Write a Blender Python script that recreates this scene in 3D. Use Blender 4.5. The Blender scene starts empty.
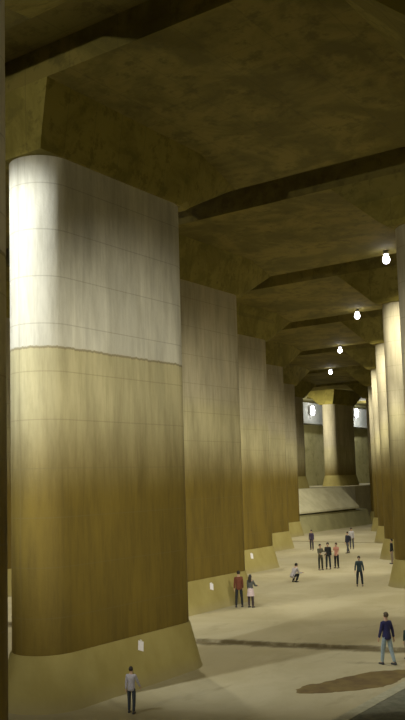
import bpy, bmesh, math, random
from mathutils import Vector, Matrix
R = math.radians
C = bpy.context.scene.collection
PI = math.pi
# ---------------------------------------------------------------- world frame
# +Y runs along the long side of the pillars, +X across it, Z up. Camera stands above (0, 0).
A0, V0, DA, DV = 18.224 + 2.652, -18.547, 14.181, -6.696      # pillar lattice (pillar centres)
TH = 0.61093
TOP, SLAB, CEIL, PLINTH = 15.97, 17.99, 18.95, 1.475
HALF, RAD = 2.652, 1.0                                    # half of straight part, end radius
H_CAM = 6.299

# ---------------------------------------------------------------- materials
MATS = {}
class NT:
    def __init__(s, name):
        s.m = bpy.data.materials.new(name); s.m.use_nodes = True
        s.t = s.m.node_tree; s.n = s.t.nodes; s.l = s.t.links
        s.b = s.n['Principled BSDF']
    def node(s, typ, **kw):
        n = s.n.new(typ)
        for k, v in kw.items(): setattr(n, k, v)
        return n
    def link(s, a, b): s.l.new(a, b)
    def math(s, op, a, b=None, c=None, clamp=False):
        n = s.n.new('ShaderNodeMath'); n.operation = op; n.use_clamp = clamp
        for i, v in enumerate((a, b, c)):
            if v is None: continue
            if isinstance(v, (int, float)): n.inputs[i].default_value = v
            else: s.l.new(v, n.inputs[i])
        return n.outputs[0]
    def mix(s, f, a, b, mode='MIX'):
        n = s.n.new('ShaderNodeMix'); n.data_type = 'RGBA'; n.blend_type = mode
        for i, v in ((0, f), (6, a), (7, b)):
            if isinstance(v, (int, float)): n.inputs[i].default_value = v
            elif isinstance(v, tuple): n.inputs[i].default_value = (*v, 1)
            else: s.l.new(v, n.inputs[i])
        return n.outputs[2]
    def noise(s, vec, scale, detail=4, rough=.6, dist=0.):
        n = s.n.new('ShaderNodeTexNoise'); n.inputs['Scale'].default_value = scale
        n.inputs['Detail'].default_value = detail; n.inputs['Roughness'].default_value = rough
        n.inputs['Distortion'].default_value = dist
        s.l.new(vec, n.inputs['Vector']); return n.outputs['Fac']
    def ramp(s, f, lo, hi, a=0., b=1.):
        n = s.n.new('ShaderNodeMapRange'); n.clamp = True; n.interpolation_type = 'SMOOTHSTEP'
        n.inputs[1].default_value = lo; n.inputs[2].default_value = hi
        n.inputs[3].default_value = a; n.inputs[4].default_value = b
        s.l.new(f, n.inputs[0]); return n.outputs[0]
    def scalev(s, vec, sc):
        n = s.n.new('ShaderNodeMapping'); n.inputs['Scale'].default_value = sc
        s.l.new(vec, n.inputs['Vector']); return n.outputs[0]
    def bump(s, h, strength, dist=.02):
        n = s.n.new('ShaderNodeBump'); n.inputs['Strength'].default_value = strength
        n.inputs['Distance'].default_value = dist
        s.l.new(h, n.inputs['Height']); s.l.new(n.outputs[0], s.b.inputs['Normal'])

def coords(t, world=False):
    if world:
        g = t.node('ShaderNodeNewGeometry'); v = g.outputs['Position']
    else:
        g = t.node('ShaderNodeTexCoord'); v = g.outputs['Object']
    sp = t.node('ShaderNodeSeparateXYZ'); t.link(v, sp.inputs[0])
    return v, sp.outputs

def line_at(t, val, period, width, off=0.):
    """1 near multiples of period"""
    q = t.math('ADD', val, off + period * 50)
    q = t.math('MODULO', q, period)
    q = t.math('SUBTRACT', q, period / 2); q = t.math('ABSOLUTE', q)
    return t.math('GREATER_THAN', q, period / 2 - width)

COL_TOP = (.62, .60, .50); COL_MID = (.50, .45, .26); COL_LOW = (.175, .122, .014)
def mat_column():
    t = NT('stained_concrete_column')
    g, (x, y, z) = coords(t, True)
    tc = t.node('ShaderNodeTexCoord'); so = t.node('ShaderNodeSeparateXYZ'); t.link(tc.outputs['Object'], so.inputs[0])
    ox, oy = so.outputs[0], so.outputs[1]
    n1 = t.noise(t.scalev(g, (.9, .9, .25)), 1.0, 5, .6)
    n2 = t.noise(t.scalev(g, (3., 3., .3)), 1.6, 4, .7)
    n3 = t.noise(g, 9., 3, .6)
    zz = t.math('ADD', z, t.math('MULTIPLY', t.math('SUBTRACT', n1, .5), .7))
    zl = t.math('ADD', z, t.math('MULTIPLY', t.math('SUBTRACT', n2, .5), .16))
    water = t.ramp(zl, 10.18, 10.30)                       # the high-water line
    deep = t.ramp(zz, 5.6, 9.2)                            # deeper silt staining below it
    low = t.mix(deep, COL_LOW, COL_MID)
    silt_dim = t.ramp(y, 27., 30., 0., 1.)                    # farther rows: silted higher, tops also darkened to tone down the lamplight
    tops = t.mix(silt_dim, COL_TOP, (.49, .44, .30))
    water = t.mix(silt_dim, water, t.ramp(zl, 9.4, 10.6))
    col = t.mix(water, low, tops)
    col = t.mix(t.ramp(n2, .35, .75, 0, .30), col, (.30, .26, .13), 'MULTIPLY')
    v = t.ramp(n1, .3, .7, .84, 1.12)
    cc = t.node('ShaderNodeCombineColor'); [t.link(v, cc.inputs[i]) for i in range(3)]
    col = t.mix(1., col, cc.outputs[0], 'MULTIPLY')
    # lift joints every 1.4 m and form seams
    j1 = line_at(t, z, 1.405, .016, .32)
    seam = t.math('LESS_THAN', t.math('ABSOLUTE', ox), .012)
    seam2 = line_at(t, oy, 1.8, .008, .9)
    seam2 = t.math('MULTIPLY', seam2, t.math('LESS_THAN', t.math('ABSOLUTE', oy), 2.7))
    js = t.math('MAXIMUM', t.math('MULTIPLY', j1, .3), t.math('MULTIPLY', seam, .3))
    js = t.math('MAXIMUM', js, t.math('MULTIPLY', seam2, .16))
    edge = t.math('MULTIPLY', t.math('LESS_THAN', t.math('ABSOLUTE', t.math('SUBTRACT', zl, 10.22)), .035), t.ramp(y, 27., 30., 1., .15))
    js = t.math('MAXIMUM', js, t.math('MULTIPLY', edge, .6))
    col = t.mix(js, col, (.16, .13, .06))
    t.link(col, t.b.inputs['Base Color'])
    t.b.inputs['Roughness'].default_value = .8
    t.bump(t.math('ADD', n3, t.math('MULTIPLY', n2, .6)), .25, .03)
    return t.m

def mat_plinth():
    t = NT('silted_concrete_plinth')
    g, (x, y, z) = coords(t, True)
    n1 = t.noise(t.scalev(g, (.8, .8, .5)), 1.1, 5, .6)
    n2 = t.noise(g, 7., 3, .6)
    col = t.mix(t.ramp(n1, .3, .7), (.32, .265, .08), (.39, .33, .115))
    col = t.mix(t.ramp(z, .0, .5, .5, 0.), col, (.36, .31, .17))
    t.link(col, t.b.inputs['Base Color']); t.b.inputs['Roughness'].default_value = .8
    t.bump(n2, .2, .03); return t.m

def mat_ceiling(name, a, b, c, sc=.35):
    t = NT(name)
    g, o = coords(t, True)
    n1 = t.noise(g, sc, 6, .65, .6)
    n2 = t.noise(g, sc * 4, 5, .7)
    col = t.mix(t.ramp(n1, .40, .60), a, b)
    col = t.mix(t.ramp(n2, .50, .66, 0, .75), col, c)
    pl = line_at(t, o[0], 1.8, .02); pl2 = line_at(t, o[1], 1.2, .015)
    col = t.mix(t.math('MULTIPLY', t.math('MAXIMUM', pl, pl2), .22), col, (.06, .05, .02))
    t.link(col, t.b.inputs['Base Color']); t.b.inputs['Roughness'].default_value = .85
    t.bump(n2, .3, .04); return t.m

def mat_floor():
    t = NT('silty_concrete_floor')
    g, (x, y, z) = coords(t, True)
    n1 = t.noise(g, .22, 6, .62, .5)
    n2 = t.noise(t.scalev(g, (1., .35, 1.)), 1.3, 5, .65, .4)
    n3 = t.noise(g, 6., 4, .7)
    col = t.mix(t.ramp(n1, .35, .65), (.40, .35, .205), (.475, .425, .27))
    col = t.mix(t.ramp(n2, .55, .75, 0, .4), col, (.26, .215, .115))
    col = t.mix(t.ramp(n3, .60, .78, 0, .35), col, (.21, .17, .08))
    # damp silt bands beside the drain channels
    kx = t.math('MINIMUM', t.math('MAXIMUM', t.math('MULTIPLY', t.math('ADD', x, 14.5), .25), -1.9), 1.6)
    yw = t.math('ADD', t.math('SUBTRACT', y, kx), t.math('MULTIPLY', t.math('SUBTRACT', n2, .5), 1.3))
    q = t.math('MINIMUM', t.math('ABSOLUTE', t.math('SUBTRACT', yw, 29.05)), t.math('ABSOLUTE', t.math('SUBTRACT', yw, 75.4)))
    band = t.ramp(q, .3, .75, .9, 0.)
    near = t.ramp(y, 32., 40., 1., .35)
    col = t.mix(t.math('MULTIPLY', band, near), col, (.12, .09, .03))
    t.link(col, t.b.inputs['Base Color']); t.b.inputs['Roughness'].default_value = .75
    t.bump(t.math('ADD', n3, n2), .35, .04); return t.m

def mat_noisy(name, a, b, scale=3., rough=.8, metal=0., bump=.2):
    if name in MATS: return MATS[name]
    t = NT(name); g, o = coords(t, True)
    n = t.noise(g, scale, 4, .6)
    t.link(t.mix(t.ramp(n, .35, .65), a, b), t.b.inputs['Base Color'])
    t.b.inputs['Roughness'].default_value = rough; t.b.inputs['Metallic'].default_value = metal
    if bump: t.bump(n, bump, .01)
    MATS[name] = t.m; return t.m

def cloth(name, c):
    return mat_noisy('fabric_' + name, tuple(v * .85 for v in c), tuple(min(1, v * 1.12) for v in c), 30., .9, 0., .1)

def mat_emit(name, col, s):
    t = NT(name); t.b.inputs['Emission Color'].default_value = (*col, 1)
    t.b.inputs['Emission Strength'].default_value = s; t.b.inputs['Base Color'].default_value = (*col, 1)
    return t.m

M_COL = mat_column(); M_PL = mat_plinth()
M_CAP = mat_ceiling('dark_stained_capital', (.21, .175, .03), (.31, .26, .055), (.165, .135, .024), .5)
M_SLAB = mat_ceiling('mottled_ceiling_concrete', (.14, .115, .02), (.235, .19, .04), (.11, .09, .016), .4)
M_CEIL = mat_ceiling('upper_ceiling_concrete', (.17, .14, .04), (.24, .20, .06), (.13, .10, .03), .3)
M_FLOOR = mat_floor()
M_WALL = mat_ceiling('hall_wall_concrete', (.42, .38, .16), (.52, .47, .22), (.32, .28, .10), .2)
M_BANK = mat_noisy('pale_concrete_bank', (.50, .46, .29), (.60, .56, .37), .6)
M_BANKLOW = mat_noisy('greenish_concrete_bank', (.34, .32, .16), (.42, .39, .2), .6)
M_SILT = mat_noisy('wet_brown_silt', (.13, .085, .03), (.19, .135, .04), 1.6, .85)
M_ASPH = mat_noisy('dark_grey_gritty_slab', (.13, .135, .09), (.19, .185, .13), 5., .9)
M_KERB = mat_noisy('grey_kerb_concrete', (.36, .35, .24), (.45, .43, .3), 4.)
M_GREY = mat_noisy('grey_painted_band', (.25, .26, .225), (.32, .32, .28), .8)
M_METAL = mat_noisy('lamp_housing_metal', (.30, .30, .29), (.38, .38, .36), 6., .5, .6)
M_BULB = mat_emit('lamp_glass_glow', (1., .97, 1.), 14.)
M_PAPER = mat_noisy('white_paper', (.86, .84, .90), (.93, .91, .96), 8., .7, 0., 0.)
M_TAPE = mat_noisy('clear_tape', (.7, .68, .6), (.75, .72, .66), 8., .4, 0., 0.)
M_INK = mat_noisy('grey_print', (.45, .43, .47), (.52, .5, .55), 8., .7, 0., 0.)
M_SKIN = mat_noisy('skin', (.52, .33, .22), (.58, .38, .26), 20., .6, 0., 0.)
M_EYE = mat_noisy('dark_eye', (.02, .015, .01), (.03, .02, .015), 9., .3, 0., 0.)
M_HAIR = mat_noisy('black_hair', (.014, .011, .009), (.03, .022, .017), 60., .6, 0., .2)
M_HAIRB = mat_noisy('brown_hair', (.06, .04, .02), (.10, .065, .03), 60., .6, 0., .2)

# ---------------------------------------------------------------- helpers
def obj(name, bm, mats, parent=None, smooth=None, loc=None):
    me = bpy.data.meshes.new(name)
    bmesh.ops.recalc_face_normals(bm, faces=bm.faces[:])
    bm.to_mesh(me); bm.free()
    if not isinstance(mats, (list, tuple)): mats = [mats]
    for m in mats: me.materials.append(m)
    if smooth is not None:
        me.shade_smooth()
        try: me.set_sharp_from_angle(angle=R(smooth))
        except Exception: pass
    o = bpy.data.objects.new(name, me); C.objects.link(o)
    if parent: o.parent = parent
    if loc: o.location = loc
    return o
def tag(o, label, cat, group=None, kind=None):
    if label: o['label'] = label
    if cat: o['category'] = cat
    if group: o['group'] = group
    if kind: o['kind'] = kind
    return o
def thing(name, label, cat, loc=(0, 0, 0), rotz=0, group=None):
    o = bpy.data.objects.new(name, None); C.objects.link(o); o.empty_display_size = .3
    o.location = loc; o.rotation_euler = (0, 0, rotz); return tag(o, label, cat, group)
def box(bm, x0, x1, y0, y1, z0, z1, mi=0):
    v = [bm.verts.new(p) for p in [(x0,y0,z0),(x1,y0,z0),(x1,y1,z0),(x0,y1,z0),(x0,y0,z1),(x1,y0,z1),(x1,y1,z1),(x0,y1,z1)]]
    for f in [(3,2,1,0),(4,5,6,7),(0,1,5,4),(1,2,6,5),(2,3,7,6),(3,0,4,7)]:
        bm.faces.new([v[i] for i in f]).material_index = mi
def loft(bm, rings, cap0=True, cap1=True, closed=True):
    vs = [[bm.verts.new(p) for p in r] for r in rings]
    n = len(rings[0])
    for a, b in zip(vs, vs[1:]):
        for i in range(n if closed else n - 1):
            bm.faces.new([a[i], a[(i+1) % n], b[(i+1) % n], b[i]])
    if cap0: bm.faces.new(vs[0][::-1])
    if cap1: bm.faces.new(vs[-1])
    return vs
def prism_x(bm, prof, x0, x1):
    """profile in (y,z) extruded along x"""
    loft(bm, [[(x0, y, z) for y, z in prof], [(x1, y, z) for y, z in prof]])
def prism_y(bm, prof, y0, y1):
    loft(bm, [[(x, y0, z) for x, z in prof], [(x, y1, z) for x, z in prof]])
def struct(name, bm, m, **k):
    o = obj(name, bm, m, **k); o['kind'] = 'structure'; return o
def stadium(r, z, half=HALF, seg=20):
    pts = []
    for i in range(seg + 1):
        a = PI * i / seg; pts.append((r * math.cos(a), half + r * math.sin(a), z))
    for i in range(seg + 1):
        a = PI + PI * i / seg; pts.append((r * math.cos(a), -half + r * math.sin(a), z))
    return pts
def lathe(bm, prof, seg=16, c=(0, 0, 0)):
    loft(bm, [[(c[0] + max(r, 1e-4) * math.cos(2*PI*i/seg), c[1] + max(r, 1e-4) * math.sin(2*PI*i/seg), c[2] + z) for i in range(seg)] for r, z in prof])
def tube(bm, p0, p1, r, seg=8):
    p0, p1 = Vector(p0), Vector(p1); d = (p1 - p0).normalized()
    u = d.orthogonal().normalized(); w = d.cross(u)
    loft(bm, [[p + (u * math.cos(2*PI*i/seg) + w * math.sin(2*PI*i/seg)) * r for i in range(seg)] for p in (p0, p1)])

# ---------------------------------------------------------------- the hall shell
XL, XR, YB, YF = -62.0, 14.0, -9.0, 150.0
bm = bmesh.new()                                          # floor with two shallow drain channels across it
xs = [XL, -22., -8., XR]; sk = [-1.9, -1.9, 1.6, 1.6]
def chan(c, k, w=.24): return [(c + k - w, 0.), (c + k - w * .75, -.11), (c + k + w * .75, -.11), (c + k + w, 0.)]
rows = []
for x, k in zip(xs, sk):
    rows.append([bm.verts.new((x, y, z)) for y, z in [(YB, 0.)] + chan(29.2, k, .3) + chan(75.5, k, .3) + [(YF, 0.)]])
for ra, rb in zip(rows, rows[1:]):
    for i in range(len(ra) - 1):
        f = bm.faces.new([ra[i], rb[i], rb[i+1], ra[i+1]])
        if ra[i].co.z < 0 and ra[i+1].co.z < 0: f.material_index = 1
struct('floor', bm, [M_FLOOR, M_SILT])
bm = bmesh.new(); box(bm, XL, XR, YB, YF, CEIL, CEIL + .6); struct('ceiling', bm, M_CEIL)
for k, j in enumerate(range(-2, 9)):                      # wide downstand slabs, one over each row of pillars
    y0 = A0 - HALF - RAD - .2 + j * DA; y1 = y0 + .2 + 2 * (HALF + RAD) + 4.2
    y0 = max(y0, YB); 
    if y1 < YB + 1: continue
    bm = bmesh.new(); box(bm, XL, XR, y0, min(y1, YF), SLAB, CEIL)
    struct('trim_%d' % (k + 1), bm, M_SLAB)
bm = bmesh.new(); box(bm, XL - .6, XL, YB, YF, 0, CEIL); struct('wall_left', bm, M_WALL)
bm = bmesh.new(); box(bm, XR, XR + .6, YB, YF, 0, CEIL); struct('wall_right', bm, M_WALL)
bm = bmesh.new(); box(bm, XL, XR, YF, YF + .6, 0, CEIL); struct('wall_far', bm, M_WALL)
bm = bmesh.new(); box(bm, XL, XR, YB - .6, YB, 0, CEIL); struct('wall_back', bm, M_WALL)

# ---------------------------------------------------------------- pillars
def pillar_parts(t, z0=0.):
    bm = bmesh.new(); zs = [z0 + PLINTH + i * (TOP - z0 - PLINTH) / 10 for i in range(11)]
    loft(bm, [stadium(RAD, z) for z in zs]); col = obj('column', bm, M_COL, t, 40)
    bm = bmesh.new()
    loft(bm, [stadium(RAD + .44, z0 - .0), stadium(RAD + .40, z0 + .1), stadium(RAD + .06, z0 + PLINTH - .06), stadium(RAD + .035, z0 + PLINTH)])
    pl = obj('plinth', bm, M_PL, t, 30)
    e = HALF + RAD
    bm = bmesh.new()
    def ring(xl, xr, ya, ym, xm, yb, z): return [(xl, ya, z), (xr, ya, z), (xr, ym, z), (xm, yb, z), (xl, yb, z)]
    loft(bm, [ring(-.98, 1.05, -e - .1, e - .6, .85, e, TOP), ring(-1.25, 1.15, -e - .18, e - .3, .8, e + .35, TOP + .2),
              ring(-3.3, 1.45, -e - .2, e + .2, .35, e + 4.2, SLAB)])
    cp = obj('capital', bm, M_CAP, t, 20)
    return col, pl, cp
PG = 'giant concrete pillars of the underground hall'
spots = [ # (j, k, label)
 (0, 0, 'giant concrete pillar on the left, brightly lit rounded end and brown water stain, nearest whole one'),
 (-1, -1, 'dark sliver of a concrete pillar cut off by the left edge of the view'),
 (1, 1, 'concrete pillar just behind the big left pillar, two people standing at its foot'),
 (2, 2, 'third concrete pillar of the left row, white notice near its far corner, above the crouching visitor'),
 (3, 3, 'fourth concrete pillar of the left row, narrow lit face left of the aisle'),
 (4, 4, 'fifth concrete pillar of the left row, thin and just left of the pale sloping bank'),
 (5, 5, 'farthest sliver of a left row pillar, standing on the bank at its left end'),
 (1, 3, 'concrete pillar glimpsed through the thin gap left of the big left pillar'),
 (2, 4, 'concrete pillar standing hidden in the row behind the big left pillar'),
 (3, 5, 'farther concrete pillar standing hidden behind the second left row pillar'),
 (1, -1, 'tall concrete pillar cut by the upper right edge of the view, nearest of the right row'),
 (2, 0, 'concrete pillar with lit rounded end at the right edge, its plinth reaching the floor beside the standing visitor'),
 (3, 1, 'concrete pillar of the right row with dark olive plinth and a visitor beside it'),
 (4, 2, 'concrete pillar of the right row, third plinth from the right edge'),
 (5, 3, 'slender far concrete pillar of the right row, fourth from the right edge'),
 (6, 4, 'farthest concrete pillar of the right row, yellowish plinth beside the end of the bank'),
 (0, -2, 'concrete pillar off to the right whose wide ceiling haunch shows in the upper right corner')]
proto = None
for j, k, lab in spots:
    loc = (V0 + k * DV, A0 + j * DA, 0.)
    t = thing('concrete_pillar', lab, 'pillar', loc, 0, PG)
    if (j, k) == (5, 5):
        pillar_parts(t, 4.7); continue
    if proto is None: proto = pillar_parts(t)
    else:
        for p in proto:
            c = p.copy(); c.parent = t; C.objects.link(c)
t = thing('concrete_pillar', 'bright pillar standing alone on the bank at the far end of the aisle', 'pillar', (-53.9, 110.3, 0.), 0, PG)
pillar_parts(t, 4.7)

# ---------------------------------------------------------------- embankment at the far end
emb = thing('concrete_embankment', 'pale sloping concrete bank on a low wall closing the far end of the aisle', 'embankment', (-49, 95, 0))
def eb(name, prof, y0, y1, m):
    b = bmesh.new(); prism_y(b, [(x + 49, z) for x, z in prof], y0 - 95, y1 - 95); return obj(name, b, m, emb)
eb('platform', [(XL + .02, 0), (-50.55, 0), (-50.55, 4.69), (XL + .02, 4.69)], 82.2, 149.8, M_BANK)
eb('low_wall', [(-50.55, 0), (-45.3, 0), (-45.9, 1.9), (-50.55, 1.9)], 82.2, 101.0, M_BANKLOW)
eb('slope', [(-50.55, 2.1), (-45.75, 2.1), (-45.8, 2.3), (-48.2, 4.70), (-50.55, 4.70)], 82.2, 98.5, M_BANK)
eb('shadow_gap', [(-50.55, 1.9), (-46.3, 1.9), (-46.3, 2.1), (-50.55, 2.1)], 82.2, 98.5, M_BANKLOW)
b = bmesh.new()                                           # slanted wing of the bank towards the right row
loft(b, [[(-50.55+49, 98.5-95, 0), (-46.1+49, 98.5-95, 0), (-48.2+49, 98.5-95, 4.70), (-50.55+49, 98.5-95, 4.70)],
         [(-50.55+49, 107-95, 0), (-50.2+49, 107-95, 0), (-50.3+49, 107-95, 4.70), (-50.55+49, 107-95, 4.70)]])
obj('wing', b, M_BANK, emb)
# light band high on the wall behind it, with the floodlights
gal = thing('wall_gallery', 'pale grey concrete gallery high on the far wall, floodlights on it', 'gallery', (-60.5, 120, 14.2))
b = bmesh.new(); box(b, -1.48, 0, -20, 29.8, 0, 2.9); obj('band', b, M_GREY, gal)
b = bmesh.new(); box(b, -1.48, .25, -20, 29.8, -.25, 0); obj('lip', b, M_GREY, gal)

# ---------------------------------------------------------------- lamps
LCOL = (1., .95, .77)
def hanging_lamp(x, y, z, label, power, group='floodlights hanging from the ceiling recesses', aim=None, size=122, col=None, ch=CEIL, blend=.85):
    t = thing('hanging_floodlight', label, 'lamp', (x, y, z), 0, group)
    b = bmesh.new(); lathe(b, [(.05, .62), (.10, .60), (.12, .42), (.17, .30), (.16, .29), (.10, .40), (.03, .42)]); obj('lamp_shade', b, M_METAL, t, 40)
    b = bmesh.new(); lathe(b, [(0, -.22), (.10, -.19), (.17, -.11), (.20, 0), (.17, .12), (.11, .24), (.06, .36), (.04, .41)], 20); obj('bulb', b, M_BULB, t, 70)
    b = bmesh.new(); tube(b, (0, 0, .6), (0, 0, ch - z), .03); obj('stem', b, M_METAL, t, 40)
    b = bmesh.new(); lathe(b, [(.14, ch - z - .05), (.14, ch - z)]); obj('ceiling_plate', b, M_METAL, t, 40)
    l = bpy.data.lights.new('lamp_light', 'SPOT'); l.energy = power; l.color = col or LCOL
    l.spot_size = R(size); l.spot_blend = blend; l.shadow_soft_size = .25
    o = bpy.data.objects.new('lamp_light', l); C.objects.link(o); o.parent = t; o.location = (0, 0, -.45)
    if aim: o.rotation_euler = Vector(aim).to_track_quat('-Z', 'Y').to_euler()
    return t
P = 4200.
vis = [(-17.35, 42.03, 'nearest and highest of the four bright lamps under the ceiling, at the upper right'),
       (-25.47, 55.9, 'second bright ceiling lamp, below and left of the nearest one'),
       (-34.02, 70.6, 'third bright ceiling lamp along the aisle, smaller'),
       (-42.2, 84.93, 'smallest and farthest of the four ceiling lamps in the aisle')]
for x, y, lab in vis: hanging_lamp(x, y, 17.65 - .15, lab, P * .95, ch=SLAB, aim=(0, .3, -1), size=124)
hid = [(1, 1, 'floodlight hidden behind the big left pillar, in front of the second pillar'),
  (2, 2, 'floodlight hidden behind the second left pillar'), (3, 3, 'floodlight hidden behind the third left pillar'),
  (4, 4, 'floodlight hidden behind the fourth left pillar'), (-1, -3, 'added unseen floodlight above and right of the viewpoint'),  # viewpoint lamp and those off to the right are added fill light
  (0, -4, 'added unseen floodlight off to the right of the view'), (1, 3, 'floodlight in front of the pillar left of the big left pillar'),
  (1, -3, 'added unseen floodlight two aisles off to the right of the view'), (2, -2, 'added floodlight beyond the right row, out of view'),
  (3, -1, 'farther added floodlight beyond the right row, out of view'), (4, 0, 'farthest added floodlight beyond the right row, out of view')]
for j, k, lab in hid:
    hanging_lamp(V0 + k * DV, A0 + j * DA - HALF - RAD - 1.4, 18.0, lab, P * (1.3 if k < 1 else 1.), size=112)
hanging_lamp(-20.5, 8.0, 17.2, 'floodlight aimed at the rounded end of the big left pillar, out of view', 9000., col=(.93, .96, .95), aim=(1.9, 9.2, -5.7), size=54, ch=SLAB, blend=.5)
hanging_lamp(-3.0, 12.0, 12.0, 'added low floodlight, unseen right of the viewpoint, shining on the big pillar', 8500., aim=(-14.5, 9, -4.6), size=54, ch=SLAB, blend=1.)  # this and the next four are added to brighten the left row's sides
hanging_lamp(-8.5, 27.0, 12.0, 'added unseen low floodlight near the right row shining on the second left pillar', 5400., aim=(-15.7, 8, -5.6), size=60, ch=SLAB, blend=1.)
hanging_lamp(-15.3, 41.1, 12.0, 'added unseen low floodlight near the right row shining on the third left pillar', 7500., aim=(-15.7, 8, -5.6), size=60, ch=SLAB, blend=1.)
hanging_lamp(-22.0, 55.3, 12.0, 'added low floodlight hidden behind the right row, shining on the fourth left pillar', 6500., aim=(-15.7, 8, -5.6), size=60, ch=SLAB, blend=1.)
hanging_lamp(-28.7, 69.5, 12.0, 'added low floodlight hidden behind the right row, shining on the fifth left pillar', 6500., aim=(-15.7, 8, -5.6), size=60, ch=SLAB, blend=1.)
hanging_lamp(-54.6, 99.6, 14.2, 'added hidden floodlight aimed at the lone far pillar on the bank', 3300., aim=(.3, 7.5, -2.2), size=110, ch=CEIL, blend=.5)  # added out of sight to brighten the far pillar's rounded end and haunch
def wall_flood(x, y, z, label, power, out=2.5):
    t = thing('wall_floodlight', label, 'lamp', (x, y, z), 0, 'floodlights on the far gallery')
    b = bmesh.new(); box(b, -.35, .0, -.45, .45, -.6, .6); obj('housing', b, M_METAL, t)
    b = bmesh.new(); bmesh.ops.create_uvsphere(b, u_segments=16, v_segments=10, radius=.5)
    for v in b.verts: v.co.x = v.co.x * .4; v.co.z *= 1.5
    obj('lens', b, M_BULB, t, 60, (.16, 0, 0))
    b = bmesh.new(); tube(b, (-.2, 0, -.6), (-.2, 0, -1.1), .05); tube(b, (-.2, 0, -1.1), (-.5, 0, -1.1), .05); obj('bracket', b, M_METAL, t, 40)
    l = bpy.data.lights.new('lamp_light', 'POINT'); l.energy = power; l.color = (.95, .97, 1.); l.shadow_soft_size = .3
    o = bpy.data.objects.new('lamp_light', l); C.objects.link(o); o.parent = t; o.location = (out, 0, 0)
wall_flood(-60.1, 114.2, 15.9, 'bright floodlight on the far gallery, left of the lone far pillar', 450)
wall_flood(-60.1, 129.6, 16.2, 'bright floodlight on the far gallery, right of the lone far pillar', 1100)

# added unseen light on the back wall, brightening the slab front and left row
t = thing('wall_floodlight', 'added unseen floodlight on the wall behind the viewpoint', 'lamp', (-17.5, YB + .35, 13.5))
b = bmesh.new(); box(b, -.5, .5, -.3, .1, -.4, .4); obj('housing', b, M_METAL, t)
b = bmesh.new(); box(b, -.42, .42, .1, .14, -.32, .32); obj('lens', b, M_BULB, t)
l = bpy.data.lights.new('lamp_light', 'SPOT'); l.energy = 5500.; l.color = LCOL; l.spot_size = R(90); l.spot_blend = .6; l.shadow_soft_size = .4
o = bpy.data.objects.new('lamp_light', l); C.objects.link(o); o.parent = t; o.location = (0, .4, 0)
o.rotation_euler = Vector((0, 26, 1)).to_track_quat('-Z', 'Y').to_euler()

# ---------------------------------------------------------------- floor features
def ground_poly(name, pts, z0, z1, m, lab, cat, kind=None, nsub=6):
    # smooth closed outline through points, slightly domed thin patch
    n = len(pts); out = []
    for i in range(n):
        p0, p1, p2, p3 = [Vector(pts[(i + d) % n]) for d in (-1, 0, 1, 2)]
        for s in range(nsub):
            u = s / nsub
            out.append(.5 * ((2*p1) + (p2-p0)*u + (2*p0-5*p1+4*p2-p3)*u*u + (3*p1-p0-3*p2+p3)*u**3))
    rnd = random.Random(5)
    out = [p + Vector((rnd.uniform(-.04, .04), rnd.uniform(-.04, .04))) for p in out]
    c = sum(out, Vector((0, 0))) / len(out)
    bm = bmesh.new()
    loft(bm, [[(p.x - c.x, p.y - c.y, z0) for p in out], [((p.x - c.x) * .96, (p.y - c.y) * .96, z1) for p in out]])
    return tag(obj(name, bm, m, loc=(c.x, c.y, 0)), lab, cat, kind=kind)
ground_poly('mud_patch', [(-12.75, 22.5), (-12.95, 23.3), (-12.65, 23.9), (-12.35, 24.9), (-11.9, 26.0), (-11.35, 26.6), (-10.95, 26.75), (-10.72, 26.3), (-10.72, 25.4), (-10.75, 24.6), (-11.1, 23.9), (-11.7, 23.2), (-12.2, 22.7)], 0.0, .012, M_SILT,
            'dark brown wet mud patch on the floor beside the grey slab at lower right', 'mud', 'stuff')
sl = thing('raised_slab', 'dark gritty slab with a pale kerb in the lower right corner', 'slab', (-8.95, 16, 0))
bm = bmesh.new(); box(bm, -1.05, 1.9, -12, 10.9, 0, .12); obj('slab_top', bm, M_ASPH, sl)
bm = bmesh.new(); box(bm, -1.40, -1.05, -12, 10.9, 0, .13); obj('kerb', bm, M_KERB, sl)

# notices taped on the sloping side of three plinths
def notice(zc, py, pillar, w, h, tilt, label):
    X = V0 + pillar[1] * DV
    # side face of plinth: x offset goes 1.44 at z=0 -> 1.06 at z 1.41
    z = zc; n = Vector((1, 0, .262)).normalized()
    up = Vector((-.262, 0, 1)).normalized(); al = Vector((0, 1, 0))
    xo = 1.44 - .10 * .4 - (z - .1) * (.34 / 1.315)
    c = Vector((X + xo + .012, py, z))
    t = thing('paper_notice', label, 'notice', c, 0, 'white notices on the plinths')
    u = al * math.cos(tilt) + up * math.sin(tilt); v = up * math.cos(tilt) - al * math.sin(tilt)
    def quad(name, a0, a1, b0, b1, d0, d1, m):
        bm = bmesh.new()
        loft(bm, [[u * a + v * b + n * d for a, b in ((a0, b0), (a1, b0), (a1, b1), (a0, b1))] for d in (d0, d1)])
        obj(name, bm, m, t)
    quad('sheet', -w/2, w/2, -h/2, h/2, .0, .006, M_PAPER)
    quad('tape', -w*.2, w*.2, h/2 - .01, h/2 + .04, .006, .008, M_TAPE)
notice(1.17, 21.13, (0, 0), .25, .30, -.35, 'white paper notice taped on the plinth of the big left pillar, above the child')
notice(1.07, 34.69, (1, 1), .27, .32, -.3, 'white paper notice on the second left pillar plinth, left of the couple')
notice(1.05, 49.12, (2, 2), .30, .36, -.2, 'white paper notice on the third left pillar plinth, right of the couple')

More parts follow.
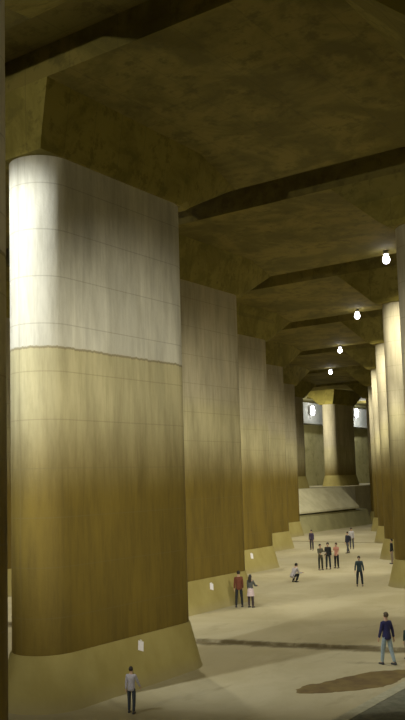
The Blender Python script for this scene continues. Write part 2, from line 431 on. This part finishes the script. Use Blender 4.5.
# ---------------------------------------------------------------- people
def skin_mesh(name, pts, edges, rad, mat, parent, level=1, root=0):
    me = bpy.data.meshes.new(name)
    me.from_pydata([tuple(p) for p in pts], edges, [])
    bm = bmesh.new(); bm.from_mesh(me); L = bm.verts.layers.skin.verify()
    bm.verts.ensure_lookup_table()
    for i, v in enumerate(bm.verts):
        r = rad[i]; v[L].radius = r if isinstance(r, tuple) else (r, r); v[L].use_root = (i == root)
    bm.to_mesh(me); bm.free()
    o = bpy.data.objects.new(name, me); C.objects.link(o)
    o.modifiers.new('s', 'SKIN').use_smooth_shade = True
    m = o.modifiers.new('d', 'SUBSURF'); m.levels = level; m.render_levels = level
    dg = bpy.context.evaluated_depsgraph_get(); dg.update()
    me2 = bpy.data.meshes.new_from_object(o.evaluated_get(dg)); me2.name = name
    o.modifiers.clear(); o.data = me2
    me2.materials.clear(); me2.materials.append(mat); me2.shade_smooth()
    o.parent = parent; return o

def limb(a, L, ang, side=0.):
    """from a, length L; ang = forward swing from straight down, side = outward x"""
    return Vector(a) + Vector((math.sin(side) * L, math.sin(ang) * math.cos(side) * L, -math.cos(ang) * math.cos(side) * L))

def person(label, foot, h, face, top, bottom, hair=None, legs=((.0, .0), (.0, .0)), arms=((.05, .1), (.05, .1)),
           sleeves='long', long_hair=False, skirt=None, shoes=(.03, .03, .03), lean=0., crouch=False, armside=(.12, .12), spread=.05, extra=None):
    s = h / 1.72
    t = thing('person', label, 'person', (foot[0], foot[1], 0), TH + face, 'visitors on the floor of the hall')
    hair = hair or M_HAIR
    hipz = .93
    def leg(sd, sw, kn):
        hip = Vector((.095 * sd, 0, hipz - .06))
        knee = limb(hip, .42, sw, spread * sd); ank = limb(knee, .40, sw - kn, spread * .6 * sd)
        return [hip, knee, ank]
    if crouch:
        LG = []
        for sd in (-1, 1):
            hip = Vector((.10 * sd, -.18, .36)); knee = Vector((.14 * sd, .20, .46)); ank = Vector((.13 * sd, -.02, .09))
            LG.append([hip, knee, ank])
        pel = Vector((0, -.20, .38)); tz = lambda z: Vector((0, -.20 + (z - .93) * .55, .38 + (z - .93) * .86))
    else:
        LG = [leg(-1, *legs[0]), leg(1, *legs[1])]
        low = min(LG[0][2].z, LG[1][2].z) - .085             # drop so that the lower foot meets the ground
        for g in LG:
            for p in g: p.z -= low
        pel = Vector((0, 0, hipz - low)); tz = lambda z: pel + Vector((0, math.sin(lean) * (z - .93), math.cos(lean) * (z - .93)))
    belly, chest, up, neck, hd = tz(1.08), tz(1.24), tz(1.40), tz(1.49), tz(1.60)
    AR = []
    for sd, (sw, el), si in ((-1, arms[0], armside[0]), (1, arms[1], armside[1])):
        sh = tz(1.395) + Vector((.165 * sd, 0, 0))
        e = limb(sh, .285, sw, si * sd); w = limb(e, .25, sw + el, si * .5 * sd)
        AR.append((sh, e, w, sw + el, si * .5))
    # ---- the body: one continuous figure, fingers included
    pts = [pel, belly, chest, up, neck, hd, hd + Vector((0, .012, .07)), hd + Vector((0, .085, -.035)), hd + Vector((0, .108, -.012))]
    rad = [(.105, .08), (.095, .065), (.115, .08), (.085, .07), .05, (.072, .088), (.070, .085), (.035, .03), (.012, .014)]
    ed = [(0, 1), (1, 2), (2, 3), (3, 4), (4, 5), (5, 6), (5, 7), (7, 8)]
    for g in LG:
        i = len(pts); pts += [g[0], (g[0] + g[1]) / 2, g[1], g[1] * .65 + g[2] * .35, g[2], g[2] + Vector((0, .07, -.055)), g[2] + Vector((0, .15, -.065))]
        rad += [.088, .078, .054, .055, .036, .036, .026]
        ed += [(0, i)] + [(i + q, i + q + 1) for q in range(6)]
    for (sh, e, w, an, si), sd in zip(AR, (-1, 1)):
        i = len(pts); d = (w - e).normalized(); fw = Vector((0, 1, 0)); fw = (fw - d * fw.dot(d)).normalized()
        inn = d.cross(fw) * -sd
        palm = w + d * .055
        pts += [sh, e, w, palm]; rad += [.052, .04, .027, (.034, .018)]
        ed += [(3, i), (i, i+1), (i+1, i+2), (i+2, i+3)]
        for q, ln in enumerate((.072, .08, .076, .06)):
            k = len(pts); b0 = palm + d * .03 + fw * (.027 - q * .018)
            pts += [b0, b0 + d * ln * .5 + inn * .008, b0 + d * ln + inn * .03]; rad += [.010, .009, .007]
            ed += [(i+3, k), (k, k+1), (k+1, k+2)]
        k = len(pts); pts += [w + d * .03 + fw * .034, w + d * .075 + fw * .062]; rad += [.011, .008]
        ed += [(i+3, k), (k, k+1)]
    S = lambda L: [p * s for p in L]
    def RS(L): return [tuple(v * s for v in r) if isinstance(r, tuple) else r * s for r in L]
    skin_mesh('body', S(pts), ed, RS(rad), M_SKIN, t)
    # ---- face and hair
    for sd in (-1, 1):
        bm = bmesh.new()
        bmesh.ops.create_uvsphere(bm, u_segments=8, v_segments=6, radius=.012 * s, matrix=Matrix.Translation((hd + Vector((.031 * sd, .082, .022))) * s))
        obj('eye', bm, M_EYE, t, 60)
    bm = bmesh.new()
    bmesh.ops.create_uvsphere(bm, u_segments=20, v_segments=14, radius=1)
    for v in bm.verts:
        x, y, z = v.co; front = max(0, y)
        lo = -.55 if not long_hair else -.9
        if y > .15 and z < .35: y = .15 + (y - .15) * .15; 
        if z < lo: z = lo
        v.co = ((hd + Vector((x * .088, y * .103 - .012, z * .108 + .045))) * s)
    obj('hair', bm, hair, t, 60)
    if long_hair:
        bm = bmesh.new()
        loft(bm, [[(hd + Vector((math.cos(a) * w_, math.sin(a) * dd - .055, zz))) * s for a in [2*PI*q/14 for q in range(14)]]
                  for w_, dd, zz in ((.06, .04, .08), (.095, .07, 0), (.10, .065, -.12), (.105, .05, -.24), (.09, .035, -.36), (.05, .02, -.42))])
        obj('hair_length', bm, hair, t, 60)
    # ---- clothing
    tp = [tz(.79), tz(.92), belly, chest, up, up + (neck - up) * .6]; tr = [(.19, .165), (.18, .155), (.15, .122), (.165, .125), (.13, .10), .066]
    te = [(0, 1), (1, 2), (2, 3), (3, 4), (4, 5)]
    for sh, e, w, an, si in AR:
        i = len(tp)
        if sleeves == 'long': tp += [sh, e, w - (w - e) * .0]; tr += [.07, .056, .042]; te += [(4, i), (i, i+1), (i+1, i+2)]
        else: tp += [sh, sh + (e - sh) * .65]; tr += [.07, .062]; te += [(4, i), (i, i+1)]
    skin_mesh('jacket' if sleeves == 'long' else 'shirt', S(tp), te, RS(tr), top, t)
    bp = [pel + Vector((0, 0, .13)), pel]; br = [(.12, .095), (.13, .105)]; be = [(0, 1)]
    for g in LG:
        i = len(bp); bp += [g[0], (g[0] + g[1]) / 2, g[1], g[1] * .5 + g[2] * .5, g[2] + Vector((0, 0, -.02))]
        br += [.088, .09, .074, .068, .058]; be += [(1, i)] + [(i + q, i + q + 1) for q in range(4)]
    skin_mesh('trousers', S(bp), be, RS(br), bottom, t)
    if skirt:
        bm = bmesh.new()
        loft(bm, [[(pel + Vector((math.cos(a) * w_, math.sin(a) * w_ * .85, zz))) * s for a in [2*PI*q/18 for q in range(18)]]
                  for w_, zz in ((.14, .10), (.175, 0), (.20, -.16), (.225, -.34))])
        obj('skirt', bm, skirt, t, 50)
    sm = mat_noisy('shoe_leather', shoes, tuple(v * 1.5 for v in shoes), 12., .5)
    for g in LG:
        bm = bmesh.new(); a = g[2]
        z0 = a.z - .085
        rr = [(-.075, .030, .07), (-.06, .042, .10), (.0, .044, .10), (.06, .046, .075), (.12, .046, .055), (.17, .036, .045), (.19, .018, .03)]
        loft(bm, [[Vector((a.x + math.cos(q) * w_, a.y + yy, z0 + (max(0, math.sin(q)) * hh_ if math.sin(q) > 0 else 0))) * s for q in [2*PI*n/12 for n in range(12)]] for yy, w_, hh_ in rr])
        obj('shoe', bm, sm, t, 60)
    if extra == 'paper':                                  # held in front with both hands
        w = (AR[0][2] + AR[1][2]) / 2 + Vector((0, .10, .03))
        bm = bmesh.new(); loft(bm, [[(w + Vector((x * .17, y * .13, y * .09 + dz))) * s for x, y in ((-1, -1), (1, -1), (1, 1), (-1, 1))] for dz in (-.003, .003)])
        o = obj('held_sheet', bm, M_PAPER, None, loc=(foot[0], foot[1], 0)); o.rotation_euler = (0, 0, TH + face)
        tag(o, 'white sheet of paper held by the left visitor of the group of three', 'paper')
    if extra == 'bag':
        bm = bmesh.new(); c = tz(1.18) + Vector((0, -.215, 0))
        bmesh.ops.create_uvsphere(bm, u_segments=16, v_segments=12, radius=1)
        for v in bm.verts:
            x, y, z = v.co
            f = lambda q, e=.6: math.copysign(abs(q) ** e, q)
            v.co = (c + Vector((f(x) * .14, f(y) * .075, f(z) * .21))) * s
        o = obj('backpack', bm, cloth('bag', (.05, .05, .06)), None, 60, (foot[0], foot[1], 0)); o.rotation_euler = (0, 0, TH + face)
        tag(o, 'dark backpack worn by the visitor at the far right of the aisle', 'backpack')
    return t

def gp(X, Y):      # point given across / ahead of the viewpoint -> hall axes
    return (X * math.cos(TH) - Y * math.sin(TH), X * math.sin(TH) + Y * math.cos(TH))
K = lambda n, c: cloth(n, c)
person('child in white long-sleeved shirt and dark trousers walking beside the big left pillar', gp(-2.17, 24.07), 1.20, R(-15), K('white', (.46, .44, .50)), K('ink', (.045, .055, .07)),
       legs=((.12, .1), (-.1, .15)), arms=((-.1, .1), (.25, .35)), armside=(.12, .3))
person('man in navy jacket and pale blue jeans walking away at the right, seen from behind', gp(5.87, 29.1), 1.66, R(28), K('navy', (.025, .025, .10)), K('pale_jeans', (.30, .38, .42)), M_HAIRB,
       legs=((.22, .1), (-.16, .2)), arms=((.12, .2), (-.2, .15)), shoes=(.12, .14, .12), armside=(.2, .2))
person('person in red jacket and dark trousers standing by the second pillar, back turned', gp(1.50, 42.62), 1.70, R(10), K('red', (.15, .045, .022)), K('black', (.018, .02, .022)), spread=.09)
person('woman with long dark hair, pale skirt and boots standing next to the red jacket', gp(2.06, 42.4), 1.52, R(-35), K('greygreen', (.10, .105, .10)), K('tights', (.05, .035, .04)), long_hair=True,
       skirt=K('pale_pink', (.62, .5, .52)), arms=((.1, .3), (.5, .9)), shoes=(.05, .03, .03))
person('visitor in white top and black trousers crouching on the floor', gp(5.18, 51.89), 1.72, R(-50), K('soft_white', (.50, .47, .52)), K('black', (.018, .02, .022)), crouch=True, arms=((.35, 1.3), (.45, 1.1)), lean=.3)
person('person in dark teal jacket standing alone facing the viewer, right of the group', gp(8.57, 49.22), 1.62, R(170), K('teal', (.035, .06, .07)), K('darkblue', (.025, .035, .045)), spread=.1, armside=(.22, .22))
person('leftmost of the group of three, dark olive clothes, holding a white sheet', gp(7.54, 57.95), 1.66, R(200), K('olive', (.085, .08, .05)), K('darkolive', (.045, .05, .04)), arms=((.35, 1.1), (.35, 1.1)), extra='paper')
person('middle one of the group of three, dressed in black', gp(8.12, 58.44), 1.70, R(160), K('black', (.018, .02, .022)), K('darkblue', (.025, .035, .045)))
person('rightmost of the group of three, salmon pink top and black trousers', gp(8.75, 58.9), 1.64, R(140), K('salmon', (.55, .26, .2)), K('black', (.018, .02, .022)), M_HAIRB, arms=((.2, .7), (.4, 1.2)), sleeves='short')
person('person in dark plum jacket striding by the far gutter, left of the aisle', gp(8.87, 73.44), 1.66, R(150), K('plum', (.055, .04, .08)), K('dusk', (.07, .06, .075)), legs=((.22, .05), (-.2, .1)), spread=.12)
person('person in navy jacket striding near the far right of the aisle', gp(11.30, 69.73), 1.66, R(120), K('deepnavy', (.035, .04, .075)), K('greyblue', (.10, .105, .13)), legs=((.25, .05), (-.22, .1)), extra='bag')
person('person in white top behind the navy jacket, farthest visitor in the aisle', gp(12.25, 73.4), 1.72, R(160), K('lightwhite', (.6, .58, .64)), K('greyblue', (.10, .105, .13)))
person('person in black jacket and light trousers beside the dark olive plinth of the right row', gp(12.87, 60.6), 1.66, R(90), K('black', (.018, .02, .022)), K('beige', (.36, .30, .24)))
person('small child in dark green cut off by the right edge of the view', gp(6.74, 29.9), 1.12, R(20), K('darkgreen', (.05, .08, .07)), K('slate', (.06, .07, .08)))

# ---------------------------------------------------------------- camera and look
cam = bpy.data.cameras.new('camera'); co = bpy.data.objects.new('camera', cam); C.objects.link(co)
pitch, roll, f = 0.10079, 0.02847, 857.08
fw0 = Vector((-math.sin(TH), math.cos(TH), 0)); rt0 = Vector((math.cos(TH), math.sin(TH), 0)); up0 = Vector((0, 0, 1))
fw = fw0 * math.cos(pitch) + up0 * math.sin(pitch); up1 = up0 * math.cos(pitch) - fw0 * math.sin(pitch)
rt = rt0 * math.cos(roll) - up1 * math.sin(roll); up = rt0 * math.sin(roll) + up1 * math.cos(roll)
mt = Matrix((rt, up, -fw)).transposed().to_4x4(); mt.translation = (0, 0, H_CAM)
co.matrix_world = mt
cam.sensor_fit = 'VERTICAL'; cam.sensor_height = 36; cam.lens = f / 720 * 36
cam.shift_y = (391.465 - 360) / 720; cam.clip_end = 500
sc = bpy.context.scene; sc.camera = co
w = bpy.data.worlds.new('world'); sc.world = w; w.use_nodes = True
w.node_tree.nodes['Background'].inputs[0].default_value = (.5, .45, .3, 1); w.node_tree.nodes['Background'].inputs[1].default_value = .05
sc.view_settings.view_transform = 'Standard'; sc.view_settings.look = 'None'; sc.view_settings.gamma = 1
sc.view_settings.use_curve_mapping = False
sc.view_settings.exposure = 0.
sc.cycles.max_bounces = 8; sc.cycles.diffuse_bounces = 5
